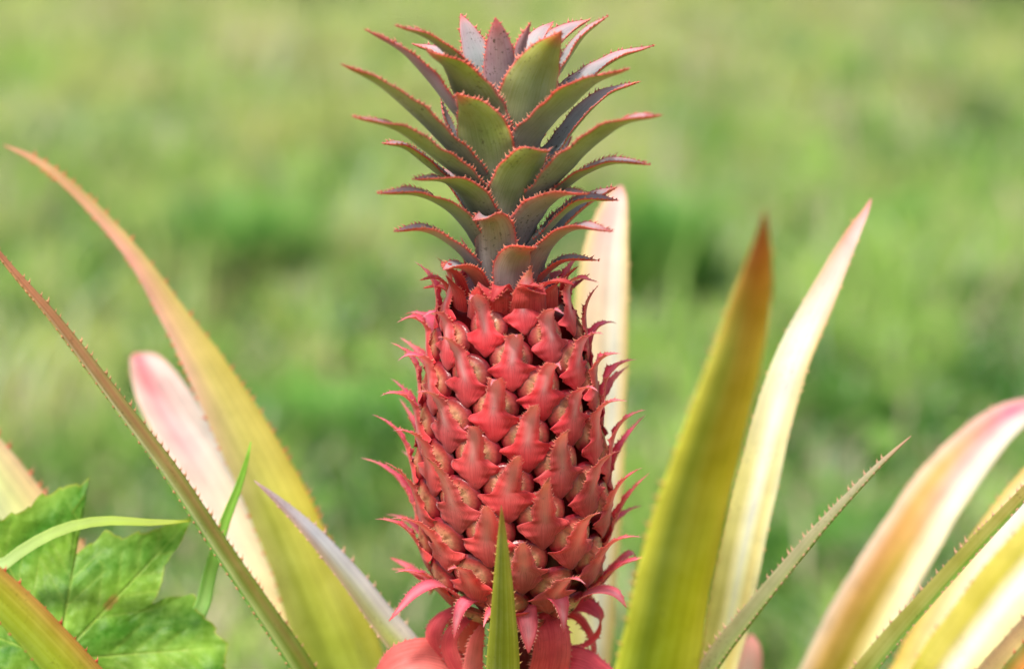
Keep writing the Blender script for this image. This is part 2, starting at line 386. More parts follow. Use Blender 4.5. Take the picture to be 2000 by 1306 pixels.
for k, (bx, by, bY, rest, w) in enumerate(collar):
    pl = [(bx, by+14, bY*.8, w*1.1), (bx+(rest[0][0]-bx)*.4, by+(rest[0][1]-by)*.6, bY+(rest[0][2]-bY)*.4, w), (*rest[0], w*.7), (*rest[1], 2)]
    dx = rest[1][0]-985
    az = math.atan2(dx, -rest[1][2])
    pribbon('bract', pl, (-sin(az), cos(az), .6), M_BRACT, fruit, RED_IN, RED_OUT, n=30, m=9, alpha=.7, thick=2*S,
            wdir=(cos(az), sin(az), 0), teeth=(6.5*S, 5*S, .5, .25, .95), toothcol=(236, 90, 80), seed=500+k)

# ---- drooping pink bracts at the foot of the fruit
PINK_OUT = cg((0, [(226, 80, 74)]*3), (.5, [(222, 92, 100), (226, 110, 120), (222, 92, 100)]), (1, [(232, 110, 120)]*3))
PINK_IN = cg((0, [(200, 60, 54)]*3), (.35, [(228, 78, 108), (238, 120, 146), (228, 78, 108)]), (.8, [(228, 84, 110), (244, 170, 185), (228, 84, 110)]), (1, [(225, 80, 90)]*3))
foot = [
 [(905, 1160, -95, 40), (880, 1132, -120, 50), (850, 1120, -132, 46), (815, 1135, -140, 36), (785, 1165, -146, 18), (762, 1190, -150, 2)],
 [(948, 1172, -112, 36), (925, 1150, -140, 40), (905, 1160, -152, 32), (895, 1185, -158, 20), (888, 1224, -160, 2)],
 [(1022, 1180, -100, 44), (1024, 1160, -140, 46), (1028, 1180, -152, 44), (1032, 1210, -156, 34), (1032, 1252, -158, 3)],
 [(1060, 1170, -95, 40), (1075, 1144, -145, 50), (1092, 1150, -156, 40), (1098, 1175, -162, 24), (1100, 1214, -165, 2)],
 [(1110, 1170, -60, 40), (1135, 1145, -95, 48), (1168, 1132, -112, 46), (1200, 1138, -122, 34), (1222, 1164, -126, 2)],
 [(860, 1130, 20, 40), (825, 1108, 30, 40), (795, 1085, 40, 30), (765, 1068, 46, 2)],
 [(1170, 1120, 30, 40), (1200, 1085, 40, 34), (1230, 1060, 50, 24), (1242, 1076, 56, 2)],
 [(900, 1120, 90, 40), (860, 1110, 120, 40), (840, 1140, 140, 2)],
 [(1090, 1140, 90, 40), (1140, 1140, 120, 40), (1150, 1180, 140, 2)],
]
for k, pl in enumerate(foot):
    b, e_ = pl[0], pl[-1]; dx, dY = e_[0]-b[0], e_[2]-b[2]
    az = math.atan2(b[0]-1008+dx*.4, -(b[2]))
    pribbon('bract', pl, (-sin(az)*.3+sin(az)*.3, 0, 1), M_BRACT, fruit, PINK_IN, PINK_OUT, n=40, m=11, alpha=.35, thick=2*S,
            wdir=(cos(az), sin(az), .0), teeth=(6*S, 5*S, .5, .15, .95), toothcol=(240, 150, 150), seed=600+k)

# ------------------------------------------------------------------ crown
def cx_(py): return 1000+(py-545)*(-.012)
V = []; F = []; cols = []; uvs = []
cy = [90, 150, 250, 350, 450, 560]; cr_ = [4, 14, 26, 38, 55, 78]
for y, r_ in zip(cy, cr_):
    A = P(995, y, 0)
    for k in range(20):
        a = 2*pi*k/20; V.append((A.x+cos(a)*r_*S, A.y+sin(a)*r_*S, A.z)); cols.append(lin((90, 84, 60))); uvs.append((k*.01, y*S))
for i in range(len(cy)-1):
    for k in range(20): F.append((i*20+k, (i+1)*20+k, (i+1)*20+(k+1) % 20, i*20+(k+1) % 20))
F.append(tuple(range(20))); F.append(tuple(5*20+k for k in range(19, -1, -1)))
crown = mesh_obj('crown', V, F, M_CROWN, plant, cols, uvs)
crown['label'] = 'stiff green and purple crown with red saw-toothed margins'

GAIN_CROWN = 1.35
def crown_cols(kind):
    rd = (222, 58, 44)
    if kind == 'g':    # green outer face, blue grey and dusty towards the base
        o = [(0, [(112, 104, 104)]*3), (.25, [(150, 70, 60), (112, 110, 84), (104, 108, 78), (104, 108, 82), (112, 106, 86), (150, 70, 60)]),
             (.55, [rd, (140, 140, 60), (122, 130, 66), (116, 126, 70), (122, 132, 60), (140, 140, 60), rd]),
             (.85, [rd, (150, 150, 44), (148, 142, 50), (140, 140, 60), (150, 150, 44), rd]), (1, [rd, (214, 70, 44), rd])]
    elif kind == 'b':  # brown grey low leaves
        o = [(0, [(96, 88, 92)]*3), (.3, [(170, 60, 56), (120, 108, 104), (114, 104, 98), (120, 108, 104), (170, 60, 56)]),
             (.65, [rd, (150, 118, 84), (138, 120, 76), (150, 118, 84), rd]), (.88, [rd, (200, 110, 70), rd]), (1, [rd]*3)]
    elif kind == 'p':  # lilac inner leaves
        o = [(0, [(110, 108, 100)]*3), (.4, [(190, 90, 90), (142, 116, 124), (134, 112, 116), (142, 116, 124), (190, 90, 90)]),
             (.75, [(200, 70, 74), (162, 112, 118), (152, 104, 108), (162, 112, 118), (200, 70, 74)]), (1, [(190, 66, 70)]*3)]
    else:              # r: small red ones
        o = [(0, [(130, 66, 62)]*3), (.5, [rd, (176, 84, 66), (160, 80, 66), (176, 84, 66), rd]), (1, [rd]*3)]
    A = [(0, [(120, 132, 128)]*3), (.5, [(216, 110, 110), (176, 176, 182), (160, 168, 170), (176, 176, 182), (216, 110, 110)]),
         (.85, [(224, 90, 84), (196, 160, 168), (180, 160, 166), (196, 160, 168), (224, 90, 84)]), (1, [(214, 70, 66)]*3)]
    fo, fi = colgrid(o), colgrid(A)
    def sharp(f, f_gain=1.0):
        def g(s, u):
            au = np.abs(u)
            return np.clip(f_gain*f(s, np.sign(u)*np.where(au < .88, au*.66/.91, .66+(au-.91)/.09*.34))*GAIN_CROWN, 0, .9)
        return g
    return sharp(fi, .6), sharp(fo)

# (kind, azimuth deg [0 = to the viewer, + right], true width px, base radius, tip radius or None, [(px,py) base..tip], opts)
CL = [
 ('b', -14, 92, 66, 118, [(978, 552), (966, 490), (964, 440), (955, 412), (924, 416)], {}),
 ('b', 16, 84, 74, 112, [(1002, 560), (1004, 515), (1016, 482), (1048, 468)], {}),
 ('r', -48, 62, 70, None, [(940, 552), (920, 520), (893, 506), (866, 512)], {}),
 ('b', -62, 66, 60, None, [(930, 520), (903, 482), (862, 450), (820, 434), (771, 438)], {}),
 ('g', -58, 80, 52, None, [(938, 475), (908, 428), (868, 390), (812, 366), (738, 364)], {}),
 ('g', -34, 88, 50, 170, [(955, 450), (935, 400), (905, 362), (865, 340), (806, 337)], {}),
 ('g', -74, 66, 40, None, [(945, 400), (880, 345), (830, 305), (790, 275), (747, 267)], {}),
 ('g', -54, 96, 44, None, [(945, 375), (890, 325), (835, 282), (775, 240), (689, 215)], {}),
 ('g', -58, 96, 38, None, [(940, 345), (885, 285), (815, 215), (745, 155), (668, 113)], {}),
 ('g', -14, 122, 50, 120, [(968, 385), (952, 320), (942, 262), (925, 210), (893, 170)], {}),
 ('g', 16, 102, 58, 150, [(988, 430), (1000, 375), (1020, 325), (1046, 290), (1074, 281)], {}),
 ('b', 38, 92, 50, 150, [(1012, 470), (1032, 425), (1062, 390), (1100, 367), (1150, 365)], {}),
 ('g', 80, 70, 44, None, [(1040, 470), (1078, 428), (1112, 395), (1150, 377), (1208, 378)], {}),
 ('b', 50, 76, 58, None, [(1042, 535), (1060, 488), (1088, 452), (1130, 431), (1196, 438)], {}),
 ('r', 72, 48, 64, None, [(1050, 540), (1078, 510), (1112, 492), (1169, 494)], {}),
 ('g', 66, 66, 40, None, [(1045, 400), (1098, 358), (1145, 325), (1200, 305), (1269, 309)], {}),
 ('g', 50, 100, 42, None, [(1045, 385), (1095, 330), (1150, 275), (1215, 230), (1292, 212)], {}),
 ('g', 112, 66, 24, None, [(1040, 320), (1086, 280), (1128, 225), (1180, 175), (1250, 148)], {}),
 ('g', 44, 108, 38, 200, [(1015, 300), (1055, 245), (1105, 195), (1160, 150), (1228, 123)], {}),
 ('g', 116, 66, 20, None, [(1030, 250), (1080, 200), (1135, 150), (1200, 105), (1278, 78)], {}),
 ('g', 12, 124, 36, 90, [(1012, 285), (1024, 225), (1040, 160), (1062, 105), (1096, 50)], {}),
 ('g', -30, 108, 36, 140, [(975, 290), (945, 225), (915, 170), (885, 125), (835, 88)], {}),
 ('p', -68, 76, 20, None, [(930, 260), (882, 200), (835, 140), (785, 88), (713, 46)], {}),
 ('g', -62, 70, 16, None, [(965, 200), (915, 140), (875, 95), (833, 62), (771, 39)], {}),
 ('p', -172, 58, 6, 50, [(960, 200), (945, 150), (930, 95), (915, 55), (900, 17)], {'face': 1}),
 ('p', 0, 68, 16, 34, [(975, 230), (975, 170), (976, 115), (973, 65), (968, 24)], {}),
 ('p', 25, 30, 6, 24, [(1005, 180), (1013, 120), (1020, 75), (1037, 32)], {}),
 ('p', 152, 50, 10, 80, [(1010, 170), (1030, 110), (1050, 65), (1081, 32)], {}),
 ('g', 98, 56, 14, None, [(1045, 190), (1085, 140), (1112, 98), (1142, 56), (1188, 20)], {}),
 ('p', -100, 46, 20, None, [(935, 330), (895, 270), (872, 225), (862, 180)], {}),
]
for k, (kind, az, w, r0, r1, pp, op) in enumerate(CL):
    a = R(az); base_ax = 997
    pl = []
    n_ = len(pp)
    for j, (x, y) in enumerate(pp):
        t = j/(n_-1)
        dx = x-base_ax
        if r1 is None:
            r = max(r0*(1-t*.3), abs(dx)/max(.3, abs(sin(a))))
            if j == 0: r = r0
        else: r = r0+(r1-r0)*t**1.4
        Y = -r*cos(a)
        wt = float(np.interp(t, [0, .2, .45, .7, .88, 1], [.82, .95, 1.0, .72, .36, .015]))
        if kind in 'br': wt = float(np.interp(t, [0, .3, .6, .85, 1], [.85, 1.0, .85, .45, .02]))
        pl.append((x, y, Y, w*wt))
    cA, cB = crown_cols(kind)
    pts = [(*P(x, y, Y), w_*S/2) for (x, y, Y, w_) in pl]
    # denser width samples: interpolate extra controls
    up = (-sin(a), cos(a), .7)
    ribbon('crown_leaf', pts, up, M_CROWN, crown, cA, cB, n=70, m=21, alpha=[.9]+[.72]*(len(pts)-2)+[.5], thick=5*S, wdir=(cos(a), sin(a), 0),
           teeth=(7.6*S if kind != 'r' else 6.5*S, 6.3*S, .8, .08, .985), toothcol=(226, 62, 48), seed=40+k, wavy=.05, rip=260, edge=.015)
# far side of the crown
for k in range(12):
    az = R(110+k*13+(k % 3)*6); y0 = 500-k*30; rr = random.Random(k)
    if k % 2: az = R(250-k*11)
    A = P(996, y0, 0); r0 = (60-k*3.2)*S; r1 = rr.uniform(170, 230)*S; hgt = rr.uniform(60, 120)*S
    ow = np.array((sin(az), -cos(az), 0))
    w = 80
    pts = []
    for t, wt in ((0, .85), (.25, 1), (.5, .95), (.75, .6), (1, .02)):
        rad_ = r0+(r1-r0)*t**1.2; z = hgt*(t*1.6-t*t*.6)*1.25
        pts.append((*(np.array(A)+ow*rad_+np.array((0, 0, z))), w*wt*S/2))
    cA, cB = crown_cols('g' if k > 2 else 'b')
    ribbon('crown_leaf', pts, (-ow[0], -ow[1], .7), M_CROWN, crown, cA, cB, n=50, m=15, alpha=.75, thick=5*S, wdir=(cos(az), sin(az), 0),
           teeth=(9.5*S, 7.5*S, .7, .08, .985), toothcol=(226, 62, 48), seed=80+k)

# ------------------------------------------------------------------ stem and its bracts
V = []; F = []; cols = []; uvs = []
top = axis_pt(1165); zz = np.linspace(top.z, .03, 14)
for i, z in enumerate(zz):
    f = i/13; c = Vector((top.x*(1-f)+BASE.x*f, top.y*(1-f)+BASE.y*f, z)); r_ = (.0095+.006*f)
    for k in range(20):
        a = 2*pi*k/20; V.append((c.x+cos(a)*r_, c.y+sin(a)*r_, z)); cols.append(lin((120, 36, 40))*(1-f)+lin((110, 110, 60))*f); uvs.append((a*.01, z))
for i in range(13):
    for k in range(20): F.append((i*20+k, (i+1)*20+k, (i+1)*20+(k+1) % 20, i*20+(k+1) % 20))
F.append(tuple(range(20))); F.append(tuple(13*20+k for k in range(19, -1, -1)))
stem = mesh_obj('stem', V, F, M_BLADE, plant, cols, uvs)
SB_OUT = cg((0, [(248, 100, 116), (240, 90, 108), (248, 100, 116)]), (.5, [(246, 100, 102), (238, 86, 98), (250, 110, 108)]), (1, [(236, 90, 90)]*3))
SB_IN = cg((0, [(214, 74, 80)]*3), (.6, [(232, 110, 118), (238, 136, 142), (232, 110, 118)]), (1, [(226, 90, 100)]*3))
SB_PINK = cg((0, [(216, 90, 90)]*3), (.5, [(236, 128, 122), (240, 140, 130), (236, 118, 112)]), (1, [(222, 90, 84)]*3))
SB_MAG = cg((0, [(220, 90, 100)]*3), (1, [(224, 90, 116)]*3))
sb = [  # (points tip->base, up, wdir, adaxial colours, abaxial colours)
 ([(1062, 1172, -70, 64), (1075, 1205, -104, 74), (1078, 1250, -116, 78), (1068, 1306, -100, 80), (1050, 1400, -50, 70), (1020, 1480, -20, 50)], (0, 1, .2), (1, .1, 0), SB_IN, SB_OUT),
 ([(900, 1160, -40, 26), (862, 1185, -70, 34), (848, 1222, -84, 40), (866, 1264, -88, 44), (905, 1306, -84, 50), (960, 1400, -40, 50)], (.4, 1, .1), (1, -.5, 0), SB_IN, SB_OUT),
 ([(918, 1178, -60, 24), (890, 1205, -90, 30), (878, 1236, -98, 34), (890, 1276, -100, 38), (930, 1330, -90, 50), (970, 1400, -40, 40)], (.2, 1, .1), (1, -.2, 0), SB_IN, SB_OUT),
 ([(905, 1175, 40, 60), (908, 1215, 50, 74), (900, 1260, 50, 70), (930, 1330, 40, 60)], (0, 1, .1), (1, .2, 0), SB_PINK, SB_PINK),
 ([(944, 1196, -96, 10), (932, 1230, -104, 30), (926, 1270, -106, 40), (926, 1306, -104, 46), (950, 1400, -60, 50)], (0, 1, .1), (1, .2, 0), SB_IN, SB_PINK),
 ([(1108, 1238, -60, 3), (1140, 1236, -50, 12), (1164, 1212, -40, 24), (1168, 1180, -30, 32), (1140, 1160, -20, 36), (1095, 1165, -5, 36)], (.3, .2, -.5), (.1, 1, .6), SB_MAG, SB_OUT),
 ([(1160, 1290, -30, 3), (1160, 1240, -26, 22), (1148, 1205, -20, 24), (1125, 1180, -10, 26), (1085, 1170, 0, 26)], (.5, .2, -.5), (.4, 1, .3), SB_PINK, SB_OUT),
 ([(690, 1420, -110, 4), (720, 1345, -112, 60), (775, 1290, -114, 100), (840, 1278, -108, 118), (900, 1310, -90, 110), (960, 1400, -50, 80), (1000, 1480, -15, 50)], (0, -.35, 1), (.15, .75, .65), SB_PINK, SB_OUT),
 ([(1290, 1440, -80, 4), (1230, 1350, -90, 50), (1165, 1300, -96, 80), (1110, 1280, -84, 90), (1060, 1310, -60, 80), (1020, 1400, -20, 60)], (0, -.3, 1), (-.1, .75, .65), SB_MAG, SB_OUT),
 ([(1030, 1330, 90, 60), (1100, 1290, 110, 70), (1170, 1330, 130, 40), (1200, 1390, 140, 4)], (0, -.3, 1), (.3, .7, .6), SB_PINK, SB_OUT),
]
for k, (pl, up, wd, ca, cb) in enumerate(sb):
    pribbon('stem_bract', pl, up, M_BRACT, stem, ca, cb, n=60, m=13, alpha=.35, thick=2.0*S, wdir=wd,
            teeth=(8.5*S, 6.5*S, .5, .05, .97), toothcol=(240, 140, 130), seed=700+k, wavy=.05, rip=200)

# ------------------------------------------------------------------ long leaves of the rosette
def blade(pl, up, rows, label=None, alpha=.45, fold=0, backrows=None, teeth=(17, 9), tcol=(224, 120, 70), n=150, m=17, seed=0, base_r=.03, thick=5, wavy=.015, parent=None, base=None, rip=60, gain=1.12, tint=(.93, 1.02, 1.05)):
    pts = [(*P(a, b, c), w*S/2*(1+c*S/DIST)) for (a, b, c, w) in pl]
    tm = len(pl)-1
    last = np.array(pts[-1][:3]); prev = np.array(pts[-2][:3])
    bs = base
    if bs is None:
        hx = last[0]-BASE.x; hy = last[1]-BASE.y; hl = math.hypot(hx, hy)+1e-6
        bs = np.array((BASE.x+hx/hl*base_r, BASE.y+hy/hl*base_r, .045))
    d = unit(last-prev); dist = np.linalg.norm(bs-last)
    c1 = last+d*dist*.5
    c1[2] = max(c1[2], .1)
    w = pl[-1][3]*S/2; w1 = min(max(w*1.05, .012), .022)
    for t in (.12, .27, .46, .7, 1):
        p = last*(1-t)**2+c1*2*t*(1-t)+bs*t*t
        pts.append((*p, w+(w1-w)*t))
    f_ = colgrid(rows); cA = lambda s_, u_: np.clip(f_(s_, u_)*gain*np.array(tint), 0, .92); cB = cA
    o = ribbon('leaf', pts, up, M_BLADE, parent or plant, cA, cB, n=n, m=m, alpha=alpha, fold=fold, thick=thick*S, edge=.012,
               teeth=(teeth[0]*S, teeth[1]*S, -.7, .02, .8), toothcol=tcol, seed=seed, tmax=tm, wavy=wavy, rip=rip)
    if label: o['label'] = label
    return o
OL = (168, 158, 40); YE = (214, 190, 70); CR = (240, 220, 170); PK = (236, 184, 170); WH = (246, 234, 212); OR = (212, 140, 60); GN = (124, 138, 44)  # WH, CR: near-white with overexposed sunlight painted in, for back leaves

# A long arching leaf reaching the left edge
blade([(8, 284, 640, 3), (60, 308, 613, 14), (120, 350, 585, 21), (200, 428, 558, 28), (270, 512, 531, 38), (340, 622, 504, 60), (400, 720, 476, 88), (460, 830, 449, 114), (525, 955, 422, 134), (580, 1080, 395, 146), (630, 1200, 367, 168), (675, 1306, 340, 172)],
      (.35, -.75, .55), [(0, [(196, 128, 104)]*3), (.15, [(200, 150, 90), (196, 146, 104), (190, 150, 84)]), (.35, [(222, 160, 144), (220, 166, 136), (206, 180, 110)]),
      (.55, [(228, 184, 160), (212, 190, 116), (206, 184, 90)]), (.75, [(190, 180, 100), (180, 178, 76), (214, 200, 96), (204, 182, 70)]), (1, [(160, 164, 60), (140, 152, 50), (176, 182, 66), (160, 160, 56), (180, 168, 56)])],
      'long arching yellow leaf with a pink tip at the left', teeth=(24, 10), tcol=(226, 110, 60), seed=1)
# B sharp folded leaf crossing in front
blade([(-130, 300, -20, 2), (-60, 405, -24, 9), (0, 502, -26, 18), (110, 636, -30, 38), (225, 792, -34, 54), (330, 935, -38, 64), (420, 1072, -40, 72), (500, 1192, -42, 80), (575, 1306, -42, 90)],
      (.80, -.30, .60), [(0, [(190, 100, 84)]*3), (.3, [(186, 140, 90), (180, 116, 84), (176, 120, 84)]), (.5, [(150, 160, 90), (220, 206, 160), (150, 130, 80), (166, 120, 80), (150, 146, 80)]),
      (.72, [(120, 160, 70), (156, 186, 100), (210, 206, 150), (124, 136, 60), (146, 120, 66), (116, 136, 50)]), (1, [(110, 158, 66), (140, 180, 86), (196, 200, 130), (116, 136, 50), (126, 116, 50), (106, 130, 40)])],
      'folded reddish green leaf crossing the left side in sharp focus', fold=.25, alpha=.3, teeth=(17, 9), tcol=(232, 180, 130), seed=2, gain=1.35)
# leaf painted near white, overexposing sunlight put into its colour
blade([(262, 690, 900, 3), (282, 705, 830, 60), (310, 760, 760, 100), (350, 830, 690, 118), (400, 905, 620, 118), (450, 990, 550, 108), (500, 1080, 480, 100), (545, 1170, 410, 94), (610, 1306, 340, 86)],
      (.25, -.70, .70), [(0, [(236, 150, 130)]*3), (.1, [(240, 206, 184), (232, 130, 136), (240, 206, 190), (236, 190, 170)]), (.45, [(240, 214, 190), (238, 180, 172), (242, 218, 200), WH]), (.7, [WH, (244, 218, 184), (246, 222, 180), WH]), (1, [CR, (240, 212, 140), (244, 220, 150), CR])],
      'sunlit leaf painted pale cream, with a blunt pink tip', teeth=(22, 7), tcol=(250, 214, 170), seed=3, alpha=.3, gain=1.0, tint=(1.0, .98, 1.12))
# C small lilac leaf
blade([(496, 938, 60, 2), (545, 982, 58, 24), (610, 1048, 54, 48), (680, 1132, 50, 70), (740, 1212, 44, 84), (800, 1290, 38, 94)],
      (.55, -.45, .75), [(0, [(190, 150, 150)]*3), (.4, [(190, 160, 130), (180, 160, 154), (200, 196, 204), (206, 200, 206)]), (1, [(200, 180, 140), (186, 192, 90), (190, 196, 100), (214, 200, 184), (214, 200, 196)])],
      'short silvery leaf just left of the fruit', fold=.15, alpha=.3, teeth=(20, 10), tcol=(240, 206, 186), seed=4)
# D leaf behind the fruit, strong sunlight painted in as cream
blade([(1214, 362, 760, 3), (1204, 392, 717, 44), (1186, 480, 674, 86), (1176, 600, 631, 106), (1170, 760, 589, 112), (1164, 950, 546, 110), (1156, 1130, 503, 104), (1146, 1306, 460, 100)],
      (-.10, -.86, .5), [(0, [(236, 170, 156)]*3), (.25, [(240, 214, 150), (238, 196, 176), (240, 206, 190), WH, (230, 206, 140)]), (.6, [(232, 216, 130), (244, 226, 180), (240, 220, 170), WH, (226, 206, 120)]), (1, [(206, 204, 90), (232, 226, 140), WH, (220, 206, 110)])],
      'upright sunlit leaf, painted cream, standing behind the fruit', teeth=(20, 6), tcol=(250, 220, 160), seed=5, alpha=.25, gain=1.0, tint=(1.0, .98, 1.12))
# E big blurred olive leaf in front on the right
blade([(1494, 412, -1000, 3), (1490, 468, -963, 32), (1470, 590, -926, 90), (1430, 750, -889, 132), (1385, 900, -851, 156), (1342, 1060, -814, 176), (1312, 1200, -777, 184), (1292, 1306, -740, 196)],
      (-.30, .80, .5), [(0, [(150, 70, 40)]*3), (.18, [(170, 110, 60), (180, 96, 36), (190, 110, 34), (196, 130, 50)]), (.38, [(226, 200, 90), (156, 150, 50), (184, 146, 44), (196, 156, 44), (220, 186, 70)]),
      (.7, [(224, 206, 76), (144, 146, 44), (180, 168, 36), (200, 184, 40), (206, 180, 56)]), (1, [(216, 210, 76), (146, 152, 44), (182, 180, 42), (200, 188, 42), (206, 190, 60)])],
      'broad olive leaf with an orange tip, closest on the right', teeth=(22, 8), tcol=(220, 180, 80), seed=6, alpha=.4, gain=1.42)
# F white striped leaf behind it
blade([(1702, 388, 480, 2), (1690, 416, 453, 16), (1662, 468, 427, 36), (1605, 590, 400, 66), (1550, 710, 373, 82), (1512, 830, 347, 92), (1482, 950, 320, 100), (1452, 1080, 293, 104), (1424, 1220, 267, 104), (1400, 1306, 240, 104)],
      (-.45, -.70, .55), [(0, [(230, 150, 140)]*3), (.2, [(210, 150, 110), (240, 190, 176), (244, 200, 184)]), (.4, [(236, 226, 190), WH, WH, (230, 200, 130)]), (.65, [(220, 210, 130), (222, 212, 140), WH, (230, 216, 150), (240, 226, 180)]), (1, [(206, 196, 80), (196, 190, 80), (246, 236, 170), (226, 210, 120), (240, 220, 160)])],
      'white and yellow striped leaf with a pink tip on the right', teeth=(22, 7), tcol=(240, 210, 160), seed=7, alpha=.3, fold=.12, gain=1.08, tint=(.97, 1.0, 1.15))
# G thin grey green leaf
blade([(1780, 851, -30, 2), (1745, 885, -30, 12), (1700, 932, -32, 22), (1620, 1022, -34, 36), (1540, 1122, -36, 50), (1470, 1212, -38, 62), (1408, 1296, -38, 72)],
      (-.70, -.30, .65), [(0, [(196, 140, 120)]*3), (.3, [(196, 176, 150), (156, 150, 110), (124, 130, 60)]), (.7, [(170, 160, 120), (150, 148, 104), (140, 150, 70), (112, 130, 50)]), (1, [(150, 134, 90), (130, 134, 80), (150, 164, 76), (120, 136, 50)])],
      'thin grey green leaf with fine teeth right of the olive leaf', fold=.5, alpha=.3, teeth=(16, 8), tcol=(226, 186, 160), seed=8)
# H broad pink cream leaf
blade([(2090, 778, 950, 4), (2030, 790, 900, 40), (1965, 822, 850, 76), (1895, 890, 800, 108), (1830, 975, 750, 128), (1770, 1070, 700, 140), (1705, 1180, 650, 150), (1640, 1306, 600, 154)],
      (-.45, -.66, .6), [(0, [(240, 196, 180)]*3), (.25, [(248, 200, 180), (226, 100, 130), (250, 214, 200), (250, 226, 200)]), (.5, [(250, 206, 176), (214, 170, 60), (240, 180, 160), WH, (252, 226, 190)]), (.75, [(250, 216, 190), (226, 176, 90), (206, 180, 50), (255, 236, 190), (252, 222, 180)]), (1, [(250, 220, 190), (222, 190, 90), (190, 176, 40), (252, 232, 150), (250, 226, 190)])],
      'broad cream leaf with a pink stripe along its bent tip', teeth=(22, 7), tcol=(246, 200, 160), seed=9, alpha=.35, gain=1.0, tint=(1.0, .98, 1.12))
# I narrow folded leaf
blade([(2260, 730, -60, 2), (2160, 808, -60, 16), (2060, 906, -58, 30), (2000, 976, -56, 42), (1900, 1084, -54, 54), (1800, 1196, -52, 62), (1700, 1316, -50, 72)],
      (-.70, -.30, .65), [(0, [(160, 90, 50)]*3), (.6, [(160, 150, 70), (150, 140, 56), (110, 144, 50), (130, 164, 60)]), (1, [(160, 150, 70), (140, 140, 56), (110, 146, 50), (124, 160, 56)])],
      'narrow folded brownish green leaf crossing the lower right corner', fold=.4, alpha=.3, teeth=(17, 9), tcol=(236, 190, 160), seed=10)
# J, K, L, M lower right
blade([(2330, 640, 520, 4), (2200, 760, 500, 60), (2080, 892, 480, 90), (1990, 1000, 460, 104), (1915, 1110, 440, 112), (1840, 1230, 420, 118), (1800, 1306, 400, 120)],
      (-.55, -.55, .65), [(0, [(240, 210, 120)]*3), (.5, [(230, 200, 100), WH, (240, 220, 130)]), (1, [(226, 200, 90), (240, 226, 150), (206, 196, 70)])],
      'pale yellow leaf behind the folded one at the right edge', teeth=(24, 9), tcol=(236, 170, 130), seed=11, gain=.98, tint=(.97, .99, 1.25))
blade([(2420, 700, 400, 4), (2270, 850, 380, 110), (2110, 1010, 360, 150), (1990, 1140, 340, 158), (1890, 1270, 320, 158), (1850, 1330, 300, 158)],
      (-.50, -.55, .68), [(0, [(220, 200, 100)]*3), (.5, [(214, 200, 90), (206, 196, 70), WH, (250, 236, 190), (240, 216, 150)]), (1, [(200, 194, 60), (196, 186, 60), WH, (244, 226, 130), (240, 216, 140)])],
      'wide yellow leaf with a white stripe in the lower right corner', teeth=(26, 9), tcol=(236, 150, 120), seed=12, gain=.98, tint=(.97, .99, 1.25))
blade([(2420, 860, 0, 4), (2290, 990, 0, 100), (2160, 1130, 0, 140), (2050, 1250, -2, 150), (1960, 1350, -4, 150)],
      (-.45, -.5, .72), [(0, [(200, 190, 90)]*3), (.5, [(240, 200, 150), (206, 196, 80), (190, 190, 70)]), (1, [(244, 206, 150), (200, 192, 70), (170, 176, 50)])],
      'light green leaf edge at the lower right corner', teeth=(26, 9), tcol=(236, 150, 110), seed=13, gain=.98, tint=(.97, .99, 1.25))
blade([(2330, 1010, -60, 4), (2200, 1110, -60, 60), (2090, 1210, -60, 84), (2010, 1300, -60, 92), (1970, 1350, -60, 92)],
      (-.6, -.3, .72), [(0, [(206, 120, 60)]*3), (.6, [(120, 120, 50), (214, 130, 50), (220, 150, 60)]), (1, [(110, 120, 40), (216, 126, 46), (222, 150, 60)])],
      'orange leaf at the extreme lower right corner', teeth=(26, 9), tcol=(200, 100, 60), seed=14)
# N small pink one
blade([(1468, 1238, 520, 6), (1466, 1262, 500, 44), (1462, 1300, 480, 56), (1452, 1360, 460, 66)], (0, -.8, .6),
      [(0, [(240, 150, 140)]*3), (1, [(246, 190, 170), (248, 206, 190), (240, 180, 160)])], 'small pink leaf tip low behind the grey green leaf', teeth=(22, 6), tcol=(240, 180, 160), seed=15, n=90)
# O, P left
blade([(-190, 700, 420, 4), (-120, 780, 403, 60), (-50, 868, 387, 96), (10, 950, 370, 112), (80, 1050, 353, 124), (170, 1170, 337, 130), (270, 1306, 320, 130)],
      (.5, -.6, .62), [(0, [(240, 160, 130)]*3), (.4, [(252, 236, 196), (248, 228, 170), (246, 200, 160)]), (1, [(236, 220, 130), (240, 216, 140), (236, 180, 120)])],
      'cream leaf with red teeth at the left edge', teeth=(28, 12), tcol=(232, 90, 80), seed=16, gain=1.03)
blade([(-290, 960, -520, 4), (-200, 1010, -508, 60), (-100, 1080, -496, 92), (0, 1170, -484, 108), (90, 1262, -472, 116), (165, 1346, -460, 120)],
      (.45, -.45, .75), [(0, [(226, 120, 60)]*3), (.3, [(160, 170, 44), (172, 176, 44), (182, 178, 46), (190, 172, 54), (206, 146, 70)]), (1, [(150, 172, 44), (168, 182, 44), (176, 180, 48), (188, 172, 52), (206, 146, 70)])],
      'orange edged leaf in the lower left corner', teeth=(30, 9), tcol=(226, 80, 50), seed=17)
# front small pointed leaf
blade([(979, 986, -380, 2), (980, 1010, -378, 9), (981, 1060, -374, 22), (982, 1130, -368, 38), (983, 1210, -360, 54), (982, 1306, -350, 70)],
      (0, .9, .4), [(0, [(150, 84, 40)]*3), (.12, [(190, 140, 70), (150, 110, 50), (190, 140, 70)]), (.4, [(190, 176, 70), (112, 118, 36), (150, 150, 40), (190, 170, 66)]), (1, [(176, 176, 60), (122, 128, 36), (150, 152, 40), (184, 176, 60)])],
      'small pointed green leaf standing in front of the fruit', teeth=(20, 5), tcol=(220, 170, 90), seed=18, alpha=.4, gain=1.03)
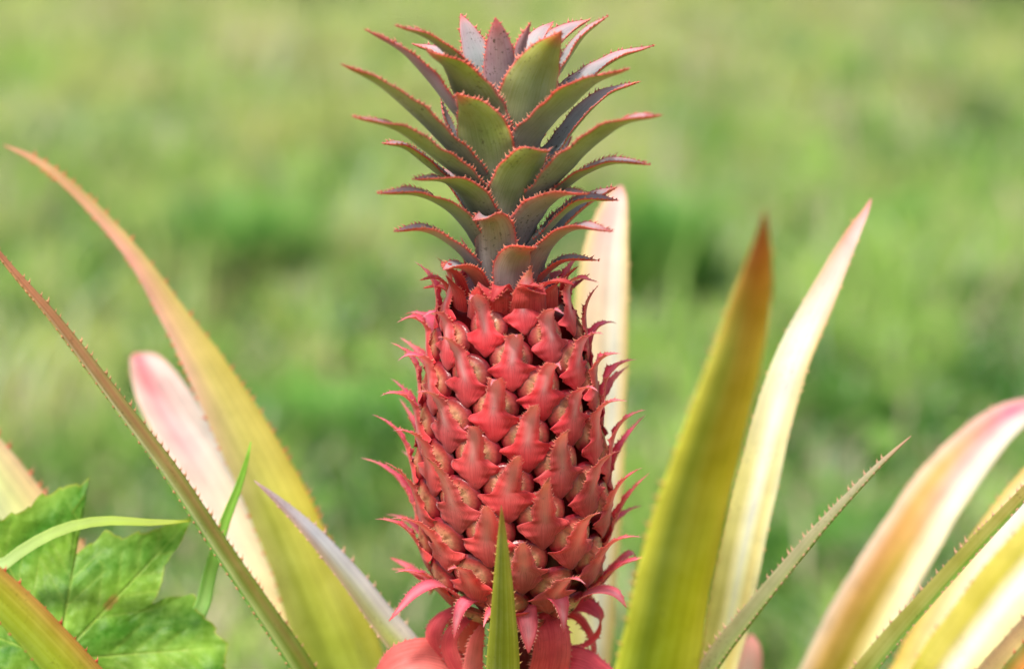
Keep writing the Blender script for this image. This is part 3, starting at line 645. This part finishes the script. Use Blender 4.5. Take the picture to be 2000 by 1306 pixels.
# some leaves of the far side and the foot of the rosette, out of the frame
for k in range(9):
    a = R(20+k*36+(k % 2)*9); L_ = random.uniform(.24, .34)
    d = np.array((cos(a), sin(a), 0))
    pts = []
    for t, w in ((0, 1), (.3, 1), (.6, .8), (.85, .4), (1, .03)):
        pts.append((*(np.array(BASE)+d*(.02+L_*t)+np.array((0, 0, .04+.16*t-.10*t*t))), .015*w))
    pts = pts[::-1]
    ribbon('leaf', pts, (-d[0]*.3, -d[1]*.3, 1), M_BLADE, plant, colgrid([(0, [(190, 120, 70)]*3), (.5, [(160, 150, 50)]*3), (1, [(130, 136, 50)]*3)]), n=60, m=9,
           alpha=.5, thick=.001, teeth=(.004, .0016, -.7, .02, .9), toothcol=(210, 110, 60), seed=300+k)

# ------------------------------------------------------------------ lobed vine leaf, lower left
vine = empty('vine_plant', G(60, 1306)+Vector((0, -1.0, 0)), 'large lobed bright green leaf at the lower left among the pineapple leaves', 'vine')
def vine_leaf(outline, org, Yc, tiltx, parent):
    o = np.array(org, float); out = np.array(outline, float)
    d = np.r_[0, np.cumsum(np.linalg.norm(np.diff(np.vstack([out, out[:1]]), axis=0), axis=1))]
    n = 420; q = np.linspace(0, d[-1], n, endpoint=False)
    cl = np.vstack([out, out[:1]])
    B = np.array([np.interp(q, d, cl[:, k]) for k in range(2)]).T
    rnd = random.Random(5)
    cen = B-o
    ser = np.array([((i*1.0) % 7)/7 for i in range(n)])
    B = o+cen*(1+.022*(ser-.5)[:, None]+.012*np.sin(q/9)[:, None])
    veins = [(o, (372, 1014)), (o, (172, 938)), (o, (440, 1262)), (o, (-60, 960)), (o, (330, 1400)), (o, (-180, 1180)), (o, (60, 1420))]
    sec = []
    for a, b in veins:
        a = np.array(a, float); b = np.array(b, float); dd = b-a; L_ = np.linalg.norm(dd); dd /= L_; pp = np.array((-dd[1], dd[0]))
        for t in (.3, .45, .6, .75):
            for s in (-1, 1):
                p0 = a+dd*L_*t; sec.append((p0, p0+(dd*.8+pp*s*.62)*L_*.33*(1.15-t)))
    def segd(p, a, b):
        a = np.array(a, float); b = np.array(b, float); ab = b-a
        t = np.clip(((p-a)@ab)/np.dot(ab, ab), 0, 1); return np.linalg.norm(p-a-t[:, None]*ab, axis=1), t
    nr = 46; F = []
    g0 = lin((74, 136, 32)); g1 = lin((156, 198, 66)); vc = lin((186, 206, 96)); yl = lin((196, 184, 80)); br = lin((180, 120, 70))
    TT, II = np.meshgrid((np.arange(nr+1)/nr)**.9, np.arange(n), indexing='ij'); TT = TT.ravel(); II = II.ravel()
    p = o+(B[II]-o)*TT[:, None]
    sv_ = [segd(p, a, b) for a, b in veins]
    v1 = np.max([np.exp(-(d_/(3.2*(1.15-t_)))**2) for d_, t_ in sv_], axis=0); w1 = np.min([d_ for d_, t_ in sv_], axis=0)
    v2 = np.max([np.exp(-(segd(p, a, b)[0]/2.2)**2)*.6 for a, b in sec], axis=0)
    px, py = p[:, 0], p[:, 1]
    w2 = np.min([segd(p, a, b)[0] for a, b in sec], axis=0)
    z = -3*v1-2*v2+3*np.minimum(1, w1/50)+3.5*np.minimum(1, w2/22)+9*np.sin(px*.017+1)*np.cos(py*.014)+12*(hnoise(px, py, .014, 61)-.5)+8*(hnoise(px, py, .035, 62)-.5)+3*(hnoise(px, py, .09, 63)-.5)+6*TT**6*np.sin(II*.13)
    Yv = Yc+(py-1150)*tiltx+(px-150)*.25-z
    V = [P(a, b, c) for a, b, c in zip(px, py, Yv)]
    mixv = (.5+.5*np.sin(px*.03+py*.043+2*np.sin(px*.011)))[:, None]
    c = g0*(1-mixv*.6)+g1*mixv*.6
    c = c*(1-v1[:, None]*.45)+vc*v1[:, None]*.45; c = c*(1-v2[:, None]*.4)+vc*v2[:, None]*.4
    c = np.where((TT > .982)[:, None], c*.45+yl*.55, c)
    dsp = np.minimum(np.hypot(px-222, py-1170), np.hypot(px-212, py-1182))
    c = np.where((dsp < 9)[:, None], c*.35+br*.65, c)
    cols = list(c); uvs = list(p*S)
    for j in range(nr):
        for i in range(n):
            a, b = j*n+i, j*n+(i+1) % n
            F.append((a, b, b+n, a+n))
    lf = mesh_obj('leaf_blade', V, F, M_VINE, parent, cols, uvs)
    return lf
OUT = [(-40, 1000), (0, 1010), (35, 1002), (62, 982), (90, 962), (125, 952), (150, 942), (175, 934), (166, 960), (150, 988), (139, 1004), (146, 1030), (140, 1052), (150, 1078), (168, 1068), (188, 1052), (208, 1034), (226, 1044), (248, 1047), (275, 1038), (305, 1033), (340, 1018), (377, 1011),
       (362, 1042), (345, 1072), (322, 1102), (318, 1138), (306, 1158), (300, 1178), (322, 1166), (350, 1163), (376, 1158), (384, 1184), (402, 1206), (428, 1232), (446, 1268), (440, 1320), (400, 1350), (330, 1396), (230, 1400), (120, 1420), (30, 1410), (-80, 1390), (-150, 1320), (-200, 1200), (-150, 1090), (-90, 1010)]
vlf = vine_leaf(OUT, (112, 1288), 10, -.55, vine)
lo = P(112, 1288, 0)
def tube(name, pts, rads, mat, parent, col, k=8):
    V = []; F = []; cols = []; uvs = []
    c, tt, q = catmull([(*p, r) for p, r in zip(pts, rads)], 30); T = unit(np.gradient(c[:, :3], axis=0))
    for i in range(30):
        a = unit(np.cross(T[i], (0, 1, .1))); b = np.cross(T[i], a)
        for j in range(k):
            th = 2*pi*j/k; V.append(c[i, :3]+(a*cos(th)+b*sin(th))*c[i, 3]); cols.append(lin(col)); uvs.append((j*.001, q[i]))
    for i in range(29):
        for j in range(k): F.append((i*k+j, i*k+(j+1) % k, (i+1)*k+(j+1) % k, (i+1)*k+j))
    return mesh_obj(name, V, F, mat, parent, cols, uvs)
vb = Vector((lo.x-.03, lo.y+.05, 0)); vine.location = vb
vlf.matrix_parent_inverse = Matrix.Translation(-vb)
tube('leaf_stalk', [np.array(P(112, 1288, -20+0)), np.array((lo.x, lo.y-.01, .3)), np.array((lo.x-.02, lo.y+.02, .15)), np.array(vb)], [.0012, .0022, .0026, .003], M_VINE, vine, (130, 150, 70))

# ------------------------------------------------------------------ single long grass blades near the leaves
def long_grass(pl, up, rows, label, seed, basept):
    pts = [(*P(a, b, c), w*S/2*(1+c*S/DIST)) for (a, b, c, w) in pl]
    last = np.array(pts[-1][:3]); b = np.array(basept)
    pts.append((*(last*.5+b*.5+np.array((0, 0, .03))), pts[-1][3])); pts.append((*b, pts[-1][3]*.8))
    o = ribbon('long_grass', pts, up, M_GRASS, None, colgrid(rows), n=80, m=7, alpha=.5, thick=1.5*S, seed=seed, tmax=len(pl)-1)
    return tag(o, label, 'grass blade')
long_grass([(372, 1017, -60, 4), (300, 1021, -60, 16), (205, 1018, -62, 24), (130, 1032, -64, 28), (60, 1066, -66, 30), (0, 1112, -68, 32), (-70, 1190, -70, 32)], (0, -.6, .8),
            [(0, [(170, 180, 70)]*3), (.35, [(160, 184, 80)]*3), (1, [(176, 200, 130), (190, 210, 150), (176, 200, 130)])], 'pale arching grass blade lying across the lobed green leaf', 21, P(-120, 1500, -60)*1.0-Vector((0, 0, P(-120, 1500, -60).z)))
long_grass([(490, 862, 60, 2), (480, 905, 60, 10), (462, 960, 60, 17), (440, 1015, 60, 22), (418, 1090, 60, 28), (402, 1160, 60, 32), (390, 1300, 60, 34)], (0.3, -.8, .4),
            [(0, [(160, 214, 80)]*3), (.5, [(150, 206, 80), (180, 224, 110), (150, 206, 80)]), (1, [(160, 206, 120), (190, 224, 150), (160, 206, 120)])], 'thin bright green grass blade between the two left leaves', 22, Vector((-.10, .06, 0)))

# ------------------------------------------------------------------ ground and lawn
def gz(x, y): return .03*(hnoise(x, y, 1.3, 1)-.5)+.015*(hnoise(x, y, 5, 2)-.5)
N_ = 221
u_ = np.linspace(-1, 1, N_); xs = np.sign(u_)*np.abs(u_)**3.2*300; ysg = xs+2.5
gx, gy = np.meshgrid(xs, ysg); gz_ = gz(gx, gy)*np.exp(-((gx/20)**2+(gy/20)**2))
V = np.stack([gx.ravel(), gy.ravel(), gz_.ravel()], 1)
F = [(j*N_+i, j*N_+i+1, (j+1)*N_+i+1, (j+1)*N_+i) for j in range(N_-1) for i in range(N_-1)]
mg, nt, N, L = nodes_of('ground_soil_turf')
out = N.new('ShaderNodeOutputMaterial'); pb = N.new('ShaderNodeBsdfPrincipled'); tc = N.new('ShaderNodeTexCoord')
n1 = N.new('ShaderNodeTexNoise'); n1.inputs['Scale'].default_value = 2.2; n1.inputs['Detail'].default_value = 6; L.new(tc.outputs['Object'], n1.inputs['Vector'])
n2 = N.new('ShaderNodeTexNoise'); n2.inputs['Scale'].default_value = 40; n2.inputs['Detail'].default_value = 5; L.new(tc.outputs['Object'], n2.inputs['Vector'])
rp = N.new('ShaderNodeValToRGB'); rp.color_ramp.elements[0].position = .35; rp.color_ramp.elements[0].color = (.05, .085, .02, 1)
rp.color_ramp.elements[1].position = .7; rp.color_ramp.elements[1].color = (.26, .23, .12, 1); e = rp.color_ramp.elements.new(.52); e.color = (.17, .22, .05, 1)
ad = N.new('ShaderNodeMath'); ad.operation = 'ADD'; m1 = N.new('ShaderNodeMath'); m1.operation = 'MULTIPLY_ADD'; m1.inputs[1].default_value = .5; m1.inputs[2].default_value = -.25
L.new(n2.outputs[0], m1.inputs[0]); L.new(n1.outputs[0], ad.inputs[0]); L.new(m1.outputs[0], ad.inputs[1]); L.new(ad.outputs[0], rp.inputs[0])
bp = N.new('ShaderNodeBump'); bp.inputs['Distance'].default_value = .01; bp.inputs['Strength'].default_value = .6; L.new(n2.outputs[0], bp.inputs['Height']); L.new(bp.outputs[0], pb.inputs['Normal'])
L.new(rp.outputs[0], pb.inputs['Base Color']); pb.inputs['Roughness'].default_value = .9; L.new(pb.outputs[0], out.inputs[0])
ground = mesh_obj('ground', V, F, mg, None); tag(ground, 'soil and turf ground under the lawn', 'ground', kind='structure')

def blades_mesh(name, bx, by, bz, h, lean, ang, w, c, mat):
    """numpy blades: 5 verts, one quad + one tri"""
    n = len(bx)
    wx, wy = -np.sin(ang)*w, np.cos(ang)*w
    dx, dy = np.cos(ang), np.sin(ang)
    V = np.zeros((n, 5, 3), np.float32)
    def setv(k, f, side, hh):
        V[:, k, 0] = bx+dx*lean*h*f+wx*side; V[:, k, 1] = by+dy*lean*h*f+wy*side; V[:, k, 2] = bz+h*hh
    setv(0, 0, -1, -.05); setv(1, 0, 1, -.05); setv(2, .35, .8, .6); setv(3, .35, -.8, .6)
    setv(4, 1, 0, .9)
    me = bpy.data.meshes.new(name); me.vertices.add(n*5); me.vertices.foreach_set('co', V.ravel())
    idx = np.arange(n)[:, None]*5
    loops = np.hstack([idx+0, idx+1, idx+2, idx+3, idx+3, idx+2, idx+4]).astype(np.int32)
    me.loops.add(n*7); me.loops.foreach_set('vertex_index', loops.ravel())
    me.polygons.add(n*2)
    st = (np.arange(n)[:, None]*7+np.array([0, 4])).astype(np.int32)
    me.polygons.foreach_set('loop_start', st.ravel())
    me.update(calc_edges=True); me.validate()
    ca = me.color_attributes.new('Col', 'FLOAT_COLOR', 'POINT')
    a = np.ones((n, 5, 4), np.float32); a[:, :, :3] = c[:, None, :]; a[:, :2, :3] *= .6  # blade feet darkened: shade low in the grass painted into the colour
    ca.data.foreach_set('color', a.ravel()); me.uv_layers.new(name='UVMap')
    me.materials.append(mat); o = bpy.data.objects.new(name, me); COL.objects.link(o); return o
def lawn(n, y0, y1, spread, seed, hs):
    rs = np.random.RandomState(seed)
    y = y0+(y1-y0)*rs.rand(n)**.8; x = (rs.rand(n)*2-1)*(spread[0]+(spread[1]-spread[0])*(y-y0)/(y1-y0))
    Y_ = y*.42
    p1 = .35*hnoise(x, Y_, 4, 11)+.65*hnoise(x, Y_, 15, 21); p2 = hnoise(x, Y_, 34, 12); p3 = .4*hnoise(x, Y_, 1.6, 13)+.6*hnoise(x, Y_, 9, 23); p4 = .6*hnoise(x, Y_, 12, 14)+.4*hnoise(x, Y_, 4, 24)
    dens = .35+.65*smooth(.25, .55, p4*.5+p1*.5)
    keep = rs.rand(n) < dens; x, y, p1, p2, p3, p4 = [a[keep] for a in (x, y, p1, p2, p3, p4)]
    m = len(x)
    h = hs*(.5+1.0*rs.rand(m))*(.4+1.3*p1)*np.where(rs.rand(m) < .02, 2.0, 1)
    gA, gB, gY, st, pale = lin((66, 126, 42)), lin((160, 198, 92)), lin((206, 208, 126)), lin((214, 198, 166)), lin((190, 206, 176))
    t = np.clip((p1-.5)*4.4+(p2-.5)*2.4+.62+rs.randn(m)*.12, 0, 1)[:, None]
    c = gA*(1-t)+gB*t
    k = smooth(.45, .75, p3*.6+p2*.4+.10*np.clip(y-2.6, -1, 3))[:, None]; c = c*(1-k*.7)+gY*k*.7
    k = (rs.rand(m) < .10+(.22+.10*np.clip(y-2.5, 0, 2.5))*smooth(.52, .72, p4))[:, None]; c = np.where(k, st*(.6+.5*rs.rand(m, 1)), c)
    k = (rs.rand(m) < .08)[:, None]; c = np.where(k, pale, c)
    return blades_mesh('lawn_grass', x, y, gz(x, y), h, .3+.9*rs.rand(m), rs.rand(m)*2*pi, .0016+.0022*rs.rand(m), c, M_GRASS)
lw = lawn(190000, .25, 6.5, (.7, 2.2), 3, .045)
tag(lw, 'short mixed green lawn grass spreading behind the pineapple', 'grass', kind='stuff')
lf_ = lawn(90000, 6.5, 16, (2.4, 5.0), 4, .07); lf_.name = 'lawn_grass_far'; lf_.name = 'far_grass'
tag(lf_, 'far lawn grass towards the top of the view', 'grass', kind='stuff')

# low broad weeds in the turf
rs = np.random.RandomState(9); n = 5200
y = .5+5.5*rs.rand(n)**.8; x = (rs.rand(n)*2-1)*(.7+y*.3)
sel = hnoise(x, y, 4, 31) > .42; x, y = x[sel], y[sel]; n = len(x)
V = np.zeros((n, 7, 3), np.float32); r_ = .006+.011*rs.rand(n); a0 = rs.rand(n)*2*pi; tl = rs.rand(n)*.9; td = rs.rand(n)*2*pi
zc = gz(x, y)+.012+.03*rs.rand(n)
for k in range(7):
    rr = r_*(1.25 if k == 0 else (.5 if k in (3, 4) else .9)); aa = a0+k*2*pi/7
    ux, uy = np.cos(aa)*rr, np.sin(aa)*rr; dn = ux*np.cos(td)+uy*np.sin(td)
    V[:, k, 0] = x+ux; V[:, k, 1] = y+uy; V[:, k, 2] = zc+dn*tl
me = bpy.data.meshes.new('lawn_weeds'); me.vertices.add(n*7); me.vertices.foreach_set('co', V.ravel())
me.loops.add(n*7); me.loops.foreach_set('vertex_index', np.arange(n*7, dtype=np.int32)); me.polygons.add(n); me.polygons.foreach_set('loop_start', np.arange(n, dtype=np.int32)*7)
me.update(calc_edges=True); ca = me.color_attributes.new('Col', 'FLOAT_COLOR', 'POINT'); a = np.ones((n, 7, 4), np.float32)
t = rs.rand(n, 1); cc = lin((96, 150, 50))*(1-t)+lin((150, 190, 90))*t; a[:, :, :3] = cc[:, None, :]; ca.data.foreach_set('color', a.ravel()); me.uv_layers.new(name='UVMap'); me.materials.append(M_GRASS)
o = bpy.data.objects.new('ground_cover', me); COL.objects.link(o); tag(o, 'small round leafed weeds scattered through the lawn', 'weeds', kind='stuff')

# darker taller tufts standing out of the lawn
def tuft(px, py, hpx, wpx, n, label, seed, cols_=((76, 140, 50), (136, 184, 86)), lean=1.3):
    b = G(px, py); sc = (b-CAM).length/DIST*S; rs = np.random.RandomState(seed)
    rr = np.abs(rs.randn(n))*wpx*sc*.26; aa = rs.rand(n)*2*pi
    bx, by = b.x+np.cos(aa)*rr, b.y+np.sin(aa)*rr*.8
    h = hpx*sc*(.45+.6*rs.rand(n)); t = rs.rand(n, 1); c = lin(cols_[0])*(1-t)+lin(cols_[1])*t
    o = blades_mesh('grass_tuft', bx, by, gz(bx, by), h, lean*rs.rand(n)*wpx/hpx*.9, aa+rs.randn(n)*.5, .0022+.003*rs.rand(n), c, M_GRASS)
    return tag(o, label, 'grass tuft', 'taller grass tufts in the lawn')
tuft(450, 560, 190, 260, 260, 'dark green grass tuft in the lawn left of the fruit', 51)
tuft(1290, 620, 290, 190, 420, 'dark green grass tuft in the lawn between fruit and olive leaf', 52)
tuft(1285, 640, 130, 190, 420, 'low dark blades painting the shade at the foot of the taller tuft', 58, ((34, 84, 24), (70, 124, 44)))  # dark blades stand in for the shade under the tall tuft
tuft(500, 575, 100, 170, 320, 'low dark blades painting the shade beside the left tuft', 59, ((34, 84, 24), (70, 124, 44)))  # shade by the left tuft, made of dark-coloured blades
tuft(1600, 1130, 120, 260, 500, 'low green tuft in the lawn right of the striped leaf', 53)
tuft(250, 960, 110, 260, 400, 'low green tuft in the lawn above the lobed leaf', 54)
tuft(1740, 460, 90, 260, 300, 'small green tuft far right in the lawn', 55, lean=1.2)
tuft(640, 900, 130, 260, 500, 'green tuft in the lawn just left of the lower fruit', 56)
tuft(1975, -30, 90, 420, 500, 'dark tuft added to darken the upper right corner of the lawn', 60, ((40, 60, 40), (80, 100, 70)))  # added dark blades, there only to darken this corner
for k_, (tx, ty, th_, tw) in enumerate([(150, 130, 60, 200), (700, 620, 90, 150), (1860, 330, 70, 220), (1750, 620, 90, 200), (60, 640, 110, 200), (1660, 830, 100, 190), (300, 760, 90, 180), (1450, 250, 60, 180)]):
    o_ = tuft(tx, ty, th_, tw, 160, ['small dark tuft near the upper left corner of the lawn', 'small tuft just left of the crown base', 'small tuft at the right edge under the top corner', 'small tuft right of the striped leaf tip',
         'small tuft at the left edge below the long leaf tip', 'small tuft above the thin grey green leaf', 'small tuft between the folded leaf and the pale leaf tip', 'small tuft right of the crown tips'][k_], 70+k_, ((74, 128, 48), (130, 174, 80)), lean=1.3)
tuft(170, 330, 110, 300, 300, 'pale green tuft at the upper left of the lawn', 57, ((90, 130, 70), (150, 180, 120)))

# ------------------------------------------------------------------ light
world = bpy.data.worlds.new('World'); scene.world = world; world.use_nodes = True
wn, wl = world.node_tree.nodes, world.node_tree.links; wn.clear()
wo = wn.new('ShaderNodeOutputWorld'); bg = wn.new('ShaderNodeBackground'); sk = wn.new('ShaderNodeTexSky'); sk.sky_type = 'NISHITA'; sk.sun_disc = False
SUN = Vector((-.24, -.34, .89)).normalized()
el = math.asin(SUN.z); sk.sun_elevation = el; sk.sun_rotation = math.atan2(SUN.x, SUN.y)
sk.air_density = 1.6; sk.dust_density = 5.0; sk.ozone_density = 1.0
bg.inputs[1].default_value = .15; wl.new(sk.outputs[0], bg.inputs[0]); wl.new(bg.outputs[0], wo.inputs[0])
sl = bpy.data.lights.new('sun', 'SUN'); sl.energy = 4.6; sl.angle = R(8); sl.color = (1, .95, .87)
so = bpy.data.objects.new('sun', sl); COL.objects.link(so); so.rotation_euler = SUN.to_track_quat('Z', 'Y').to_euler(); so.location = (0, 0, 3)

scene.view_settings.view_transform = 'Standard'; scene.view_settings.look = 'None'; scene.view_settings.exposure = 0; scene.view_settings.gamma = 1
scene.cycles.use_denoising = True
